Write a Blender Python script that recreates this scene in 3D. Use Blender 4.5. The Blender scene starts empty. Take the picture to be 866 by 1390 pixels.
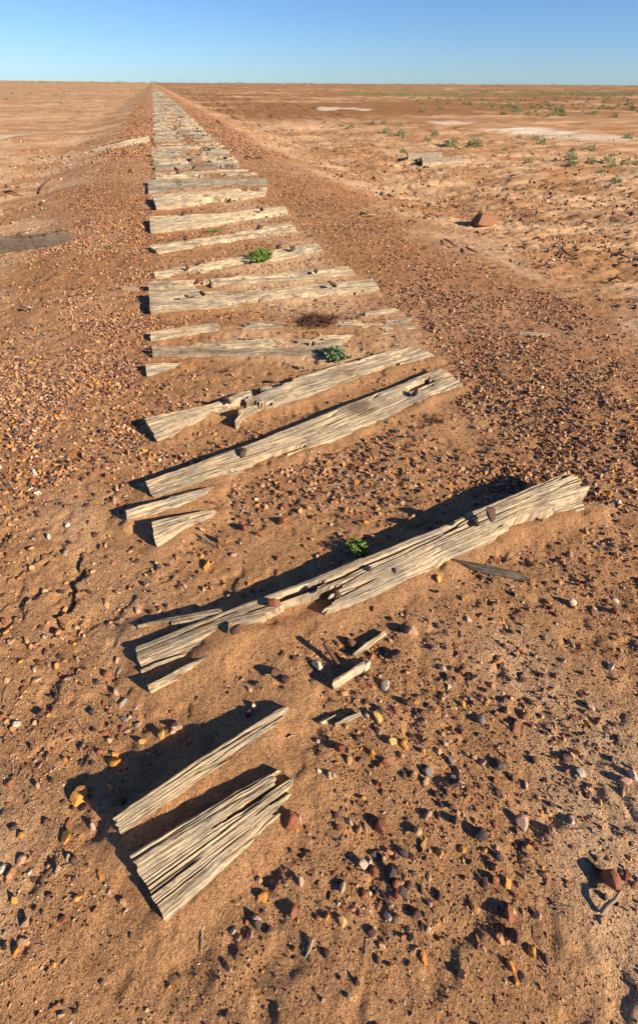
import bpy, math, random
import numpy as np
R = math.radians
rng = np.random.default_rng(7)
random.seed(7)

# ------------------------------------------------------------------ camera, world, sun, exposure
IW, IH = 866.0, 1390.0           # size of the photograph
FPX, CXP, CYP, YH = 610.0, 433.0, 650.0, 113.4
CAMH = 1.45
ROLL = R(0.36)
PITCH = math.atan((CYP - YH) / FPX)
def _ray0(x, y):
    u, v = x - CXP, CYP - y
    u2 = u*math.cos(ROLL) - v*math.sin(ROLL); v2 = u*math.sin(ROLL) + v*math.cos(ROLL)
    return (u2, FPX*math.cos(PITCH) + v2*math.sin(PITCH), -FPX*math.sin(PITCH) + v2*math.cos(PITCH))
_d = _ray0(207, 112.5)
YAW = math.atan2(_d[0], _d[1])   # the track runs along +Y
cY, sY = math.cos(YAW), math.sin(YAW)
def rot(v): return (v[0]*cY - v[1]*sY, v[0]*sY + v[1]*cY, v[2])
def ray(x, y): return rot(_ray0(x, y))

scene = bpy.context.scene
from mathutils import Matrix, Vector
right = rot((math.cos(ROLL), math.sin(ROLL)*math.sin(PITCH), math.sin(ROLL)*math.cos(PITCH)))
upv = rot((-math.sin(ROLL), math.cos(ROLL)*math.sin(PITCH), math.cos(ROLL)*math.cos(PITCH)))
back = rot((0, -math.cos(PITCH), math.sin(PITCH)))
cam_d = bpy.data.cameras.new('camera')
cam = bpy.data.objects.new('camera', cam_d); scene.collection.objects.link(cam)
cam.matrix_world = Matrix(((right[0], upv[0], back[0], 0), (right[1], upv[1], back[1], 0), (right[2], upv[2], back[2], CAMH), (0, 0, 0, 1)))
cam_d.sensor_fit = 'VERTICAL'; cam_d.sensor_height = 36; cam_d.lens = 36*FPX/IH
cam_d.shift_y = -(IH/2 - CYP)/IH
cam_d.clip_start = 0.02; cam_d.clip_end = 20000
scene.camera = cam

SUN_EL, SUN_AZ = R(25), R(133)   # azimuth clockwise from +Y
world = bpy.data.worlds.new("World"); scene.world = world; world.use_nodes = True
wt = world.node_tree; bg = wt.nodes['Background']
sky = wt.nodes.new('ShaderNodeTexSky'); sky.sky_type = 'NISHITA'; sky.sun_disc = False
sky.sun_elevation = SUN_EL; sky.sun_rotation = SUN_AZ
sky.air_density = 0.75; sky.dust_density = 0.15; sky.ozone_density = 4.0; sky.altitude = 0
_t = wt.nodes.new('ShaderNodeMix'); _t.data_type = 'RGBA'; _t.blend_type = 'MULTIPLY'; _t.inputs[0].default_value = 1; _t.inputs[7].default_value = (0.82, 1.0, 1.24, 1)
wt.links.new(sky.outputs[0], _t.inputs[6]); wt.links.new(_t.outputs[2], bg.inputs[0]); bg.inputs[1].default_value = 0.062
sd = bpy.data.lights.new('sun', 'SUN'); sd.energy = 5.0; sd.angle = R(0.5); sd.color = (1.0, 0.85, 0.64)
sun = bpy.data.objects.new('sun', sd); scene.collection.objects.link(sun)
sdir = Vector((math.sin(SUN_AZ)*math.cos(SUN_EL), math.cos(SUN_AZ)*math.cos(SUN_EL), math.sin(SUN_EL)))
sun.rotation_euler = sdir.to_track_quat('Z', 'Y').to_euler(); sun.location = (3, -3, 4)
vs = scene.view_settings; vs.view_transform = 'Standard'; vs.look = 'None'; vs.exposure = 0.82; vs.gamma = 1.0
vs.use_curve_mapping = False
scene.render.engine = 'CYCLES'

# ------------------------------------------------------------------ noise and terrain height
def _h(ix, iy, s):
    n = (ix.astype(np.int64)*374761393 + iy.astype(np.int64)*668265263 + s*974711) & 0xffffffff
    n = ((n ^ (n >> 13))*1274126177) & 0xffffffff
    n = ((n ^ (n >> 15))*2246822519) & 0xffffffff
    return ((n ^ (n >> 16)) & 0xffffff) / float(0xffffff)
def vn(x, y, s=0):
    x = np.asarray(x, float); y = np.asarray(y, float)
    x, y = np.broadcast_arrays(x, y)
    ix = np.floor(x); iy = np.floor(y); fx = x-ix; fy = y-iy
    ux = fx*fx*fx*(fx*(fx*6-15)+10); uy = fy*fy*fy*(fy*(fy*6-15)+10)
    a = _h(ix, iy, s); b = _h(ix+1, iy, s); c = _h(ix, iy+1, s); d = _h(ix+1, iy+1, s)
    return a + (b-a)*ux + (c-a)*uy + (a-b-c+d)*ux*uy
def fbm(x, y, o=3, s=0, g=0.5):
    t = 0; a = 1; n = 0; x = np.asarray(x, float); y = np.asarray(y, float)
    for i in range(o):
        t = t + a*vn(x, y, s+i*17); n += a; a *= g
        x, y = x*1.62 - y*1.17 + 13.7, x*1.17 + y*1.62 + 5.1
    return t/n
def sst(a, b, x):
    t = np.clip((np.asarray(x, float)-a)/(b-a), 0, 1); return t*t*(3-2*t)
TC = 0.62                        # centre line of the track
def h_macro(x, y):
    x = np.asarray(x, float); y = np.asarray(y, float)
    amp = 0.08 + 0.30*sst(2.0, 11.0, y)
    l = sst(1.25, 4.4, TC - x); r = sst(1.45, 4.6, x - TC)
    z = -amp*np.maximum(l, r)
    z = z + 7*sst(250, 900, -x)*sst(300, 900, y)
    return z
def offbank(x, y): return np.maximum(sst(2.0, 3.8, TC - x), sst(2.2, 4.5, np.asarray(x, float) - TC))
LEDGE = None
def seg_dist(x, y, P):
    best = np.full(np.shape(x), 9.0); side = np.zeros(np.shape(x)); par = np.zeros(np.shape(x)); n = len(P)-1
    for i, ((ax, ay), (bx, by)) in enumerate(zip(P[:-1], P[1:])):
        dx, dy = bx-ax, by-ay; L = dx*dx+dy*dy
        t = np.clip(((x-ax)*dx+(y-ay)*dy)/L, 0, 1)
        d = np.hypot(x-ax-t*dx, y-ay-t*dy)
        s = np.sign((x-ax)*dy-(y-ay)*dx)
        m = d < best
        best = np.where(m, d, best); side = np.where(m, s, side); par = np.where(m, (i+t)/n, par)
    return best, side, np.sin(np.clip(par, 0, 1)*math.pi)**.6
def h_full(x, y):
    x = np.asarray(x, float); y = np.asarray(y, float)
    z = h_macro(x, y); o = offbank(x, y)
    far = 1 + 1.4*sst(10, 60, np.hypot(x, y))
    z = z + (fbm(x*0.7+3, y*0.7, 2, 3)-.5)*(0.035+0.05*o)
    z = z + (fbm(x*2.6, y*2.6, 3, 5)-.5)*(0.030+0.01*o)
    # crusted lumps and scours off the bank
    w = fbm(x*1.1+9, y*2.3, 4, 21, .55)
    sd_ = np.where(x < TC, .35, .75); far = far*sd_
    z = z + o*far*(sst(.50, .68, w)*0.055 - 0.03*sst(.45, .30, w))
    w2 = fbm(x*4.5, y*8.5, 3, 33)
    near_ = 1-.75*sst(14, 40, y)
    z = z + o*sd_*near_*(sst(.58, .63, w2)*0.034 + sst(.58, .62, fbm(x*13, y*19, 2, 37))*.024)
    z = z + (fbm(x*9, y*9, 2, 41)-.5)*0.010
    w3 = fbm(x*17, y*17, 2, 55); z = z - sst(.60, .80, w3)*0.008
    m = (np.abs(x) < 5) & (y < 9)
    if np.any(m):
        zz = (fbm(x*38, y*38, 2, 61)-.5)*0.0050 + (vn(x*85, y*85, 71)-.5)*0.0022
        z = z + np.where(m, zz, 0)
    if LEDGE is not None:
        for P, hh in LEDGE:
            jx = x + (fbm(x*22, y*22, 3, 77)-.5)*0.11; jy = y + (fbm(x*22, y*22, 3, 78)-.5)*0.11
            d, s, q = seg_dist(jx, jy, P)
            z = z + q*np.where(s > 0, -1, .25)*hh*np.exp(-d/np.where(s > 0, 0.07, 0.25))*sst(1.0, .0, d/.5)
    return z
def at(px, py, dz=0.0):
    d = ray(px, py); z = dz
    for _ in range(40):
        t = (CAMH - z)/(-d[2]) if d[2] < 0 else 5000
        X, Y = d[0]*t, d[1]*t
        z = 0.5*z + 0.5*(float(h_macro(X, Y)) + dz)
    return X, Y
LEDGE = [([at(122, 742), at(112, 770), at(108, 800), at(92, 830), at(72, 862)], 0.028),
         ([at(100, 738), at(60, 762), at(20, 790)], 0.012), ([at(70, 800), at(40, 820), at(5, 858)], 0.012)]

# ------------------------------------------------------------------ materials
def new_mat(name):
    m = bpy.data.materials.new(name); m.use_nodes = True
    nt = m.node_tree; b = nt.nodes['Principled BSDF']
    b.inputs['Specular IOR Level'].default_value = 0.2
    return m, nt, b
def N(nt, t, **k):
    n = nt.nodes.new(t)
    for a, v in k.items(): setattr(n, a, v)
    return n
def ramp(nt, src, stops):
    r = N(nt, 'ShaderNodeValToRGB'); e = r.color_ramp.elements
    while len(e) < len(stops): e.new(0.5)
    for i, (p, c) in enumerate(stops):
        e[i].position = p; e[i].color = (c, c, c, 1) if isinstance(c, (int, float)) else (*c, 1)
    nt.links.new(src, r.inputs[0]); return r.outputs[0]
def mix(nt, a, b, f, mode='MIX'):
    m = N(nt, 'ShaderNodeMix', data_type='RGBA', blend_type=mode)
    for sock, v in ((m.inputs[6], a), (m.inputs[7], b), (m.inputs[0], f)):
        if hasattr(v, 'links'): nt.links.new(v, sock)
        elif isinstance(v, tuple): sock.default_value = (*v, 1)
        else: sock.default_value = v
    return m.outputs[2]
def noise(nt, vec, scale, detail=3, rough=.55, dist=0):
    n = N(nt, 'ShaderNodeTexNoise'); n.inputs['Scale'].default_value = scale; n.inputs['Detail'].default_value = detail
    n.inputs['Roughness'].default_value = rough; n.inputs['Distortion'].default_value = dist
    nt.links.new(vec, n.inputs['Vector']); return n.outputs[0]
def bump(nt, h, strength, dist, prev=None):
    b = N(nt, 'ShaderNodeBump'); b.inputs['Strength'].default_value = strength; b.inputs['Distance'].default_value = dist
    nt.links.new(h, b.inputs['Height'])
    if prev: nt.links.new(prev, b.inputs['Normal'])
    return b.outputs[0]

# sand: vertex attribute 'tone' carries what the ground is made of at each place
sand, nt, b = new_mat('desert_sand')
tc = N(nt, 'ShaderNodeTexCoord').outputs['Object']
att = N(nt, 'ShaderNodeVertexColor', layer_name='tone').outputs[0]
n1 = noise(nt, tc, 9, 5, .65); n2 = noise(nt, tc, 120, 3, .7); n3 = noise(nt, tc, 420, 2, .6)
c = mix(nt, att, (1.22, 1.20, 1.16), ramp(nt, n1, [(.45, 0.0), (.72, .9)]), 'MULTIPLY')
c = mix(nt, c, (.66, .60, .55), ramp(nt, n1, [(.25, .7), (.47, 0.0)]), 'MULTIPLY')
c = mix(nt, c, (.50, .42, .36), ramp(nt, n2, [(.34, .9), (.47, 0.0)]), 'MULTIPLY')
c = mix(nt, c, (1.35, 1.35, 1.35), ramp(nt, n2, [(.58, 0.0), (.75, .8)]), 'MULTIPLY')
c = mix(nt, c, (.45, .38, .32), ramp(nt, n3, [(.34, .9), (.47, 0.0)]), 'MULTIPLY')
nt.links.new(c, b.inputs['Base Color']); b.inputs['Roughness'].default_value = 1.0; b.inputs['Specular IOR Level'].default_value = 0.05
v = N(nt, 'ShaderNodeTexVoronoi'); v.inputs['Scale'].default_value = 210; nt.links.new(tc, v.inputs['Vector'])
vr = ramp(nt, v.outputs['Distance'], [(0, 1.0), (.5, 0.0)])
g1 = bump(nt, mix(nt, (.5, .5, .5), noise(nt, tc, 45, 5, .70), ramp(nt, noise(nt, tc, 3.5, 4, .6), [(.38, .35), (.56, 1.0)])), 1.0, .015)
g2 = bump(nt, noise(nt, tc, 150, 4, .7), 1.0, .009, bump(nt, vr, .8, .003, g1))
g3 = bump(nt, noise(nt, tc, 9, 4, .6), .7, .02, g2)
nt.links.new(g3, b.inputs['Normal'])

# stone: each stone has its own natural colour in 'tone'
stone, nt, b = new_mat('stone_mixed')
tc = N(nt, 'ShaderNodeTexCoord').outputs['Object']
att = N(nt, 'ShaderNodeVertexColor', layer_name='tone').outputs[0]
c = mix(nt, att, (.55, .5, .48), ramp(nt, noise(nt, tc, 160, 3), [(.3, .8), (.55, 0.0)]), 'MULTIPLY')
c = mix(nt, c, (1.25, 1.22, 1.2), ramp(nt, noise(nt, tc, 60, 2), [(.5, 0.0), (.7, .8)]), 'MULTIPLY')
nt.links.new(c, b.inputs['Base Color']); b.inputs['Roughness'].default_value = .72; b.inputs['Specular IOR Level'].default_value = .25
nt.links.new(bump(nt, noise(nt, tc, 260, 3), .5, .002), b.inputs['Normal'])

# wood: uv in metres, x along the grain
def wood_mat(name, pale, mid, grey, dark):
    m, nt, b = new_mat(name)
    uv = N(nt, 'ShaderNodeTexCoord').outputs['UV']
    oi = N(nt, 'ShaderNodeObjectInfo').outputs['Random']
    def mp(sx, sy):
        k = N(nt, 'ShaderNodeMapping'); k.inputs['Scale'].default_value = (sx, sy, 1); nt.links.new(uv, k.inputs['Vector'])
        cb = N(nt, 'ShaderNodeVectorMath', operation='ADD'); cx = N(nt, 'ShaderNodeCombineXYZ')
        ml = N(nt, 'ShaderNodeMath', operation='MULTIPLY'); nt.links.new(oi, ml.inputs[0]); ml.inputs[1].default_value = 37
        nt.links.new(ml.outputs[0], cx.inputs[2]); nt.links.new(k.outputs[0], cb.inputs[0]); nt.links.new(cx.outputs[0], cb.inputs[1])
        return cb.outputs[0]
    big = noise(nt, mp(3, 9), 1, 3, .6); fib = noise(nt, mp(6, 260), 1, 3, .6); fine = noise(nt, mp(25, 900), 1, 2, .6)
    pat = noise(nt, mp(7, 12), 1, 4, .65)
    c = mix(nt, pale, mid, ramp(nt, big, [(.35, 0.0), (.65, 1.0)]))
    c = mix(nt, c, grey, ramp(nt, pat, [(.45, 0.0), (.62, .85)]))
    ob = N(nt, 'ShaderNodeMath', operation='MULTIPLY'); nt.links.new(oi, ob.inputs[0]); ob.inputs[1].default_value = .6
    c = mix(nt, c, (.74, .73, .74), ob.outputs[0], 'MULTIPLY')
    c = mix(nt, c, (.50, .43, .36), ramp(nt, fib, [(.38, .9), (.50, 0.0)]), 'MULTIPLY')
    c = mix(nt, c, (1.2, 1.18, 1.12), ramp(nt, fib, [(.52, 0.0), (.62, 1.0)]), 'MULTIPLY')
    c = mix(nt, c, (.55, .48, .42), ramp(nt, fine, [(.36, .9), (.52, 0.0)]), 'MULTIPLY')
    st = N(nt, 'ShaderNodeVertexColor', layer_name='stain').outputs[0]
    c = mix(nt, c, dark, st)
    nt.links.new(c, b.inputs['Base Color']); b.inputs['Roughness'].default_value = .9; b.inputs['Specular IOR Level'].default_value = .12
    g = bump(nt, fib, 1.0, .008); g = bump(nt, fine, .9, .003, g)
    nt.links.new(g, b.inputs['Normal']); return m
wood = wood_mat('weathered_wood', (.63, .515, .35), (.51, .405, .275), (.35, .305, .25), (.13, .085, .055))
wood_dark = wood_mat('grey_brown_wood', (.25, .20, .15), (.18, .145, .11), (.15, .135, .12), (.08, .06, .045))

wood_grey = wood_mat('silvered_wood', (.44, .38, .29), (.34, .29, .225), (.25, .23, .20), (.12, .08, .055))
def leaf_mat(name, a, bcol):
    m, nt, b = new_mat(name)
    att = N(nt, 'ShaderNodeVertexColor', layer_name='tone').outputs[0]
    sp = N(nt, 'ShaderNodeSeparateColor'); nt.links.new(att, sp.inputs[0])
    c = mix(nt, a, bcol, sp.outputs[0])
    nt.links.new(c, b.inputs['Base Color']); b.inputs['Roughness'].default_value = .6
    return m
leaf = leaf_mat('fresh_leaves', (.10, .18, .025), (.26, .36, .08))
leaf_grey = leaf_mat('greygreen_leaves', (.12, .19, .08), (.27, .34, .18))
leaf_dry = leaf_mat('saltbush_leaves', (.15, .18, .07), (.40, .42, .20))
twig_m, nt, b = new_mat('dead_twig'); tc = N(nt, 'ShaderNodeTexCoord').outputs['Object']
nt.links.new(mix(nt, (.20, .14, .09), (.42, .34, .25), noise(nt, tc, 60, 3)), b.inputs['Base Color']); b.inputs['Roughness'].default_value = .9
debris_m, nt, b = new_mat('dead_roots'); tc = N(nt, 'ShaderNodeTexCoord').outputs['Object']
nt.links.new(mix(nt, (.06, .03, .02), (.17, .09, .055), noise(nt, tc, 60, 3)), b.inputs['Base Color']); b.inputs['Roughness'].default_value = .9

# ------------------------------------------------------------------ mesh helpers
C = scene.collection
def mesh_np(name, V, F, mat, tone=None, stain=None, uv=None, smooth=True, loc=(0, 0, 0), parent=None, n=None):
    V = np.asarray(V, np.float32); F = np.asarray(F, np.int32)
    me = bpy.data.meshes.new(name); k = F.shape[1]
    me.vertices.add(len(V)); me.vertices.foreach_set('co', V.ravel())
    me.loops.add(F.size); me.loops.foreach_set('vertex_index', F.ravel())
    me.polygons.add(len(F)); me.polygons.foreach_set('loop_start', np.arange(0, F.size, k, dtype=np.int32))
    me.polygons.foreach_set('use_smooth', np.full(len(F), smooth))
    me.update(calc_edges=True)
    for nm, a in (('tone', tone), ('stain', stain)):
        if a is not None:
            a = np.asarray(a, np.float32)
            if a.ndim == 1: a = np.repeat(a[:, None], 3, 1)
            ca = me.color_attributes.new(nm, 'FLOAT_COLOR', 'POINT')
            ca.data.foreach_set('color', np.hstack([a, np.ones((len(a), 1), np.float32)]).ravel())
    if uv is not None:
        ul = me.uv_layers.new(name='UVMap'); ul.data.foreach_set('uv', np.asarray(uv, np.float32)[F.ravel()].ravel())
    me.materials.append(mat)
    o = bpy.data.objects.new(name, me); C.objects.link(o); o.location = loc
    if parent: o.parent = parent
    return o
def tag(o, label=None, cat=None, group=None, kind=None):
    if label: o['label'] = label
    if cat: o['category'] = cat
    if group: o['group'] = group
    if kind: o['kind'] = kind
    return o
def empty(name, loc, rz=0):
    o = bpy.data.objects.new(name, None); C.objects.link(o); o.location = loc; o.rotation_euler[2] = rz
    o.empty_display_size = .1; return o
def grid_faces(nu, nv, off=0):      # (nu x nv) vertex grid, v fastest
    i, j = np.meshgrid(np.arange(nu-1), np.arange(nv-1), indexing='ij')
    a = (i*nv+j).ravel()+off
    return np.stack([a, a+nv, a+nv+1, a+1], 1)

# ------------------------------------------------------------------ ground
def axis(lo, hi, core0, core1, d, g, g2, gcap=14.0):
    out = [core0]
    while out[-1] < core1: out.append(out[-1]+d)
    x = out[-1]; up = []
    s = d
    while x < hi:
        e = x - core1
        s = max(d, g*e + d) if e < gcap else max(s, g2*e)
        x += s; up.append(x)
    x = core0; dn = []; s = d
    while x > lo:
        e = core0 - x
        s = max(d, g*e + d) if e < gcap else max(s, g2*e)
        x -= s; dn.append(x)
    return np.array(dn[::-1] + out + up)
gx = axis(-7000, 7000, -0.9, 1.3, .0075, .0085, .035)
gy = axis(-400, 9000, -0.15, 1.1, .0075, .0060, .02, 30)
gx = gx[(gx > -7000)]; ys = gy[gy < -1.5]
gy = np.concatenate([ys[::12], gy[gy >= -1.5]])
X, Y = np.meshgrid(gx, gy, indexing='ij')
Z = h_full(X, Y)
print('ground grid', X.shape, X.size)
o_ = offbank(X, Y)
# ground colours: what the sand, crust and gravel bed are made of
def L(c): return np.array(c)[None, None, :]
lerp = lambda a, b, t: a + (b-a)*t[..., None]
pale = L((.68, .445, .26)); mid = L((.54, .300, .148)); red = L((.45, .225, .110)); brown = L((.37, .20, .092)); white = L((.78, .68, .54))
col = lerp(mid+0*X[..., None], pale, sst(.42, .62, fbm(X*.9, Y*.9, 3, 90)))
sidew = np.where(X > 0, 1.0, .35)
col = lerp(col, brown, .6*sidew*sst(.50, .66, fbm(X*.5+4, Y*1.6, 4, 91, .6))*o_)
col = lerp(col, pale*1.12, .8*sst(.52, .64, fbm(X*.35+4, Y*1.1, 4, 92, .6))*o_)
farw = sst(12, 50, Y)
col = lerp(col, L((.31, .15, .065)), .85*sidew*farw*o_*sst(.32, .52, fbm(X*.07, Y*.16, 4, 93, .6)))
col = lerp(col, L((.52, .33, .20)), .8*farw*o_*sst(.56, .64, fbm(X*.05+8, Y*.12, 4, 94, .6))*sst(20, 0, X))
# gravel bed on both shoulders
jig = (fbm(X*1.3, Y*1.3, 3, 95)-.5)*.9
def bed(x0, x1, y0): return sst(x0-.35, x0+.1, X+jig)*sst(x1+.6, x1, X+jig)*sst(y0-.6, y0+.8, Y)
bedm = np.maximum(bed(-1.5, -.25, 2.4), bed(1.6, 3.0, 2.2))
bedm = np.maximum(bedm, .35*sst(4, 8, Y)*sst(1.3, .9, np.abs(X-TC)))
col = lerp(col, red+0*X[..., None], .62*bedm)
def pan(px0, py, px1, wpy, k, cc):
    global col
    a = np.array(at(px0, py)); b2 = np.array(at(px1, py)); c0 = (a+b2)/2
    ax = (b2-a)/2; la = np.hypot(*ax); ax /= la
    n0 = np.array(at((px0+px1)/2, py-wpy)); n1 = np.array(at((px0+px1)/2, py+wpy))
    lb = max(np.hypot(*(n0-n1))/2, .3)
    u = ((X-c0[0])*ax[0]+(Y-c0[1])*ax[1])/la; w = (-(X-c0[0])*ax[1]+(Y-c0[1])*ax[0])/lb
    d = np.hypot(u, w) + (fbm(X*3/lb, Y*3/lb, 4, 97, .6)-.5)*1.3
    col = lerp(col, cc, k*sst(1.0, .72, d))
pan(660, 179, 790, 4, .95, white); pan(730, 188, 880, 4.5, .75, white); pan(570, 167, 640, 2.2, .8, white)
pan(425, 148, 505, 2.2, .85, white); pan(-40, 188, 22, 7, .7, white); pan(360, 172, 470, 5, .5, pale*1.2)
pan(20, 160, 110, 9, .4, pale*1.15); pan(520, 132, 640, 1.2, .4, pale)
V = np.stack([X, Y, Z], -1).reshape(-1, 3)
nxg, nyg = X.shape
gr = mesh_np('ground', V, grid_faces(nxg, nyg), sand, tone=col.reshape(-1, 3))
tag(gr, kind='structure')

# ------------------------------------------------------------------ sleepers
foot = []          # footprints for keeping gravel off the timber
def poly_at(P, t):
    P = np.array(P, float); d = np.r_[0, np.cumsum(np.hypot(*(P[1:]-P[:-1]).T))]; d /= d[-1]
    return np.stack([np.interp(t, d, P[:, 0]), np.interp(t, d, P[:, 1])], -1)
def timber(name, label, far, near, hl, hr, seed, spl=(0.006, 0.05), dips=(), crack=1.0, res=(.008, .0025), stains=(), mat=None,
           world_pts=False, hump=0.0, hn=.35, cat='railway sleeper', group=None, low=(), ground=True, tilt=0.0):
    """far / near: the two long edges of the top face, left to right.  dips: (u, v, ru, rv, depth) where sand has buried the timber"""
    hm = (hl+hr)/2
    if 110 <= seed <= 121: crack *= 1.9          # the mid distance sleepers are split deeper
    if not world_pts:
        far = [at(px, py, hl+(hr-hl)*i/(len(far)-1)) for i, (px, py) in enumerate(far)]
        near = [at(px, py, hn*(hl+(hr-hl)*i/(len(near)-1))) for i, (px, py) in enumerate(near)]
    far = np.array(far); near = np.array(near)
    Lm = np.hypot(*(far[-1]-far[0])); 
    tt = np.linspace(0.05, .95, 12); Wm = float(np.mean(np.hypot(*(poly_at(far, tt)-poly_at(near, tt)).T)))
    nu = int(np.clip(Lm/res[0], 10, 420)); nv = int(np.clip(Wm/res[1], 5, 120))
    u = np.linspace(0, 1, nu); v = np.linspace(0, 1, nv)      # v = 0 far edge, 1 near edge
    U, Vv = np.meshgrid(u, v, indexing='ij')
    sL = spl[0]*(.25+1.5*vn(v*Wm/.012, 3.3, seed)**2) + .3*spl[0]*vn(v*Wm/.04, 1.3, seed+1)
    sR = spl[1]*(.15+1.7*vn(v*Wm/.011, 7.3, seed+2)**2*(.4+vn(v*Wm/.05, 2.3, seed+3)))
    Us = sL[None, :]/Lm + U*(1-(sL+sR)[None, :]/Lm)
    A = poly_at(far, Us.ravel()).reshape(nu, nv, 2); B = poly_at(near, Us.ravel()).reshape(nu, nv, 2)
    wob = (vn(Us*Lm/.10, Vv*2, seed+9)-.5)*.05
    P = A + (B-A)*Vv[..., None]
    dirv = (far[-1]-far[0])/Lm; nrm = np.array([dirv[1], -dirv[0]])   # towards the near edge
    edge = (vn(Us*Lm/.09, Vv*0, seed+11)-.5)*.007 + (vn(Us*Lm/.025, Vv*0, seed+12)-.5)*.004
    P = P + nrm*(edge*(2*np.abs(Vv-.5)))[..., None]*np.where(Vv > .5, 1, -.6)[..., None]
    l = Us*Lm; w = Vv*Wm + (vn(l/.5, Vv*2, seed+4)-.5)*.012
    z = (hl + (hr-hl)*Us)*(1-(1-hn)*Vv**1.3) + hump*np.sin(Us*math.pi) + tilt*(Vv-.5)
    if res[1] < .006:
        f1 = fbm(l/.95, w/.026, 2, seed+5, .4); f2 = vn(l/.70, w/.0125, seed+6); f3 = vn(l/.30, w/.0065, seed+7); f4 = vn(l/.5, w/.0055, seed+15)
        k1 = np.exp(-((f1-.5)/.020)**2)*sst(.38, .55, vn(l/.4, w/.06, seed+13)); k2 = np.exp(-((f2-.5)/.075)**2)*sst(.40, .62, vn(l/.25, w/.03, seed+14))
        k3 = np.exp(-((f4-.5)/.10)**2)*sst(.45, .65, vn(l/.15, w/.02, seed+16))
        z = z - crack*(.022*k1 + .013*k2 + .005*k3) + (f3-.5)*.0025 + (fbm(l/.5, w/.08, 2, seed+8)-.5)*.006
    else:
        z = z + (vn(l/.5, w/.05, seed+5)-.5)*.03 - .03*sst(.6, .66, vn(l/.7, w/.03, seed+6))
    ed = np.minimum(Vv, 1-Vv)*Wm
    z = z - .007*np.exp(-ed/.005)
    for (du, dv, ru, rv, dp) in dips:
        q = ((Us-du)/ru)**2 + ((Vv-dv)/rv)**2
        z = z - (dp+.02)*sst(1.03, .97, np.sqrt(q) + (fbm(l/.35, w/.009, 2, seed+20)-.5)*1.3)
    for (uu, vv0, vv1, dp) in low:    # strip of the timber broken down to a lower level
        z = z - dp*(Us > uu + (vn(w/.01, 1.7, seed+30)-.5)*.05)*(Vv > vv0)*(Vv < vv1)
    st = np.zeros_like(z)
    for (du, dv, ru, rv, k) in stains:
        st = np.maximum(st, k*sst(1.3, .2, np.sqrt(((Us-du)/ru)**2+((Vv-dv)/rv)**2) + (fbm(l/.04, w/.02, 3, seed+40)-.5)*1.1))
    g0 = h_macro(P[..., 0], P[..., 1])
    Zt = g0 + z
    top = np.concatenate([P, Zt[..., None]], -1)
    verts = [top.reshape(-1, 3)]; uvs = [np.stack([l, w], -1).reshape(-1, 2)]; sts = [st.ravel()]
    faces = [grid_faces(nu, nv)[:, ::-1]]
    # perimeter skirt
    idx = np.concatenate([np.arange(nu)*nv, (nu-1)*nv+np.arange(1, nv), (nu-2-np.arange(nu-1))*nv+nv-1, np.arange(nv-2, 0, -1)])
    ring = top.reshape(-1, 3)[idx]; ruv = uvs[0][idx]; n = len(idx); off = nu*nv
    prev = idx; gz = g0.ravel()[idx]; ruu = l.ravel()[idx]
    for k in (1, 2, 3, 4):
        f = k/4
        r2 = ring.copy(); r2[:, 2] = ring[:, 2]*(1-f) + (gz-.06)*f
        jn = (vn(ruu/.12, np.full(n, k*1.7), seed+50)-.5)*.005
        r2[:, 0] += nrm[0]*jn; r2[:, 1] += nrm[1]*jn
        ds = (ring[:, 2]-r2[:, 2]); uv2 = ruv.copy(); uv2[:, 1] += ds
        verts.append(r2); uvs.append(uv2); sts.append(st.ravel()[idx])
        cur = np.arange(n)+off
        faces.append(np.stack([prev, np.roll(prev, -1), np.roll(cur, -1), cur], 1)); prev = cur; off += n
    Vt = np.vstack(verts); ctr = np.array([Vt[:, 0].mean(), Vt[:, 1].mean(), 0]); ctr[2] = float(h_macro(ctr[0], ctr[1]))
    F = np.vstack(faces)
    o = mesh_np(name, Vt-ctr, F, mat or wood, stain=np.concatenate(sts), uv=np.vstack(uvs), smooth=res[1] >= .006, loc=ctr)
    # shade smooth keeps fibre bumps soft; foreground pieces stay crisp
    foot.append((far, near, hm))
    tag(o, label, cat, group)
    return o

G1 = 'weathered sleepers of the old railway line'
FRAG = 'broken off pieces of split sleeper'
timber('sleeper_piece', 'wide split slab of grey sleeper nearest the camera, its end sawn square', [(173,1160),(285,1094),(396,1032)], [(220,1252),(322,1163),(416,1076)],
       .068, .04, 101, spl=(.006, .075), dips=[(.78, .36, .40, .05, .06), (.99, .15, .10, .2, .04), (.9, .62, .2, .03, .04)], crack=1.3, res=(.006, .0018), cat='sleeper piece', group=FRAG)
timber('sleeper_piece', 'narrow split strip of sleeper lying just behind the front slab, tapering to the right', [(151,1112),(270,1030),(412,942)], [(163,1134),(262,1072),(366,1000)],
       .095, .04, 102, spl=(.006, .06), crack=1.6, res=(.006, .0018), tilt=-.01, cat='sleeper piece', group=FRAG)
timber('railway_sleeper', 'long cracked sleeper slanting across the foreground beside the green weed', [(181,876),(356,808),(440,774),(600,708),(780,635)],
       [(190,914),(323,857),(388,850),(440,834),(602,762),(714,708),(820,683)], .045, .125, 103, spl=(.008, .05),
       dips=[(.285, .80, .06, .58, .11), (.24, 1.0, .10, .22, .09), (.80, 1.0, .09, .2, .1)], stains=[(.30, .55, .05, .4, .5), (.12, .3, .12, .35, .35)],
       low=[(.87, .62, 1.1, .055)], crack=1.4, res=(.0075, .0023), group=G1)
timber('sleeper_piece', 'thin wedge of timber half buried above the left end of the long cracked sleeper', [(172,849),(240,834),(303,823)], [(180,860),(245,848),(302,838)],
       .035, .065, 104, hn=.8, spl=(.05, .02), dips=[(.15, .8, .3, .7, .03)], cat='sleeper piece', group=FRAG)
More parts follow.
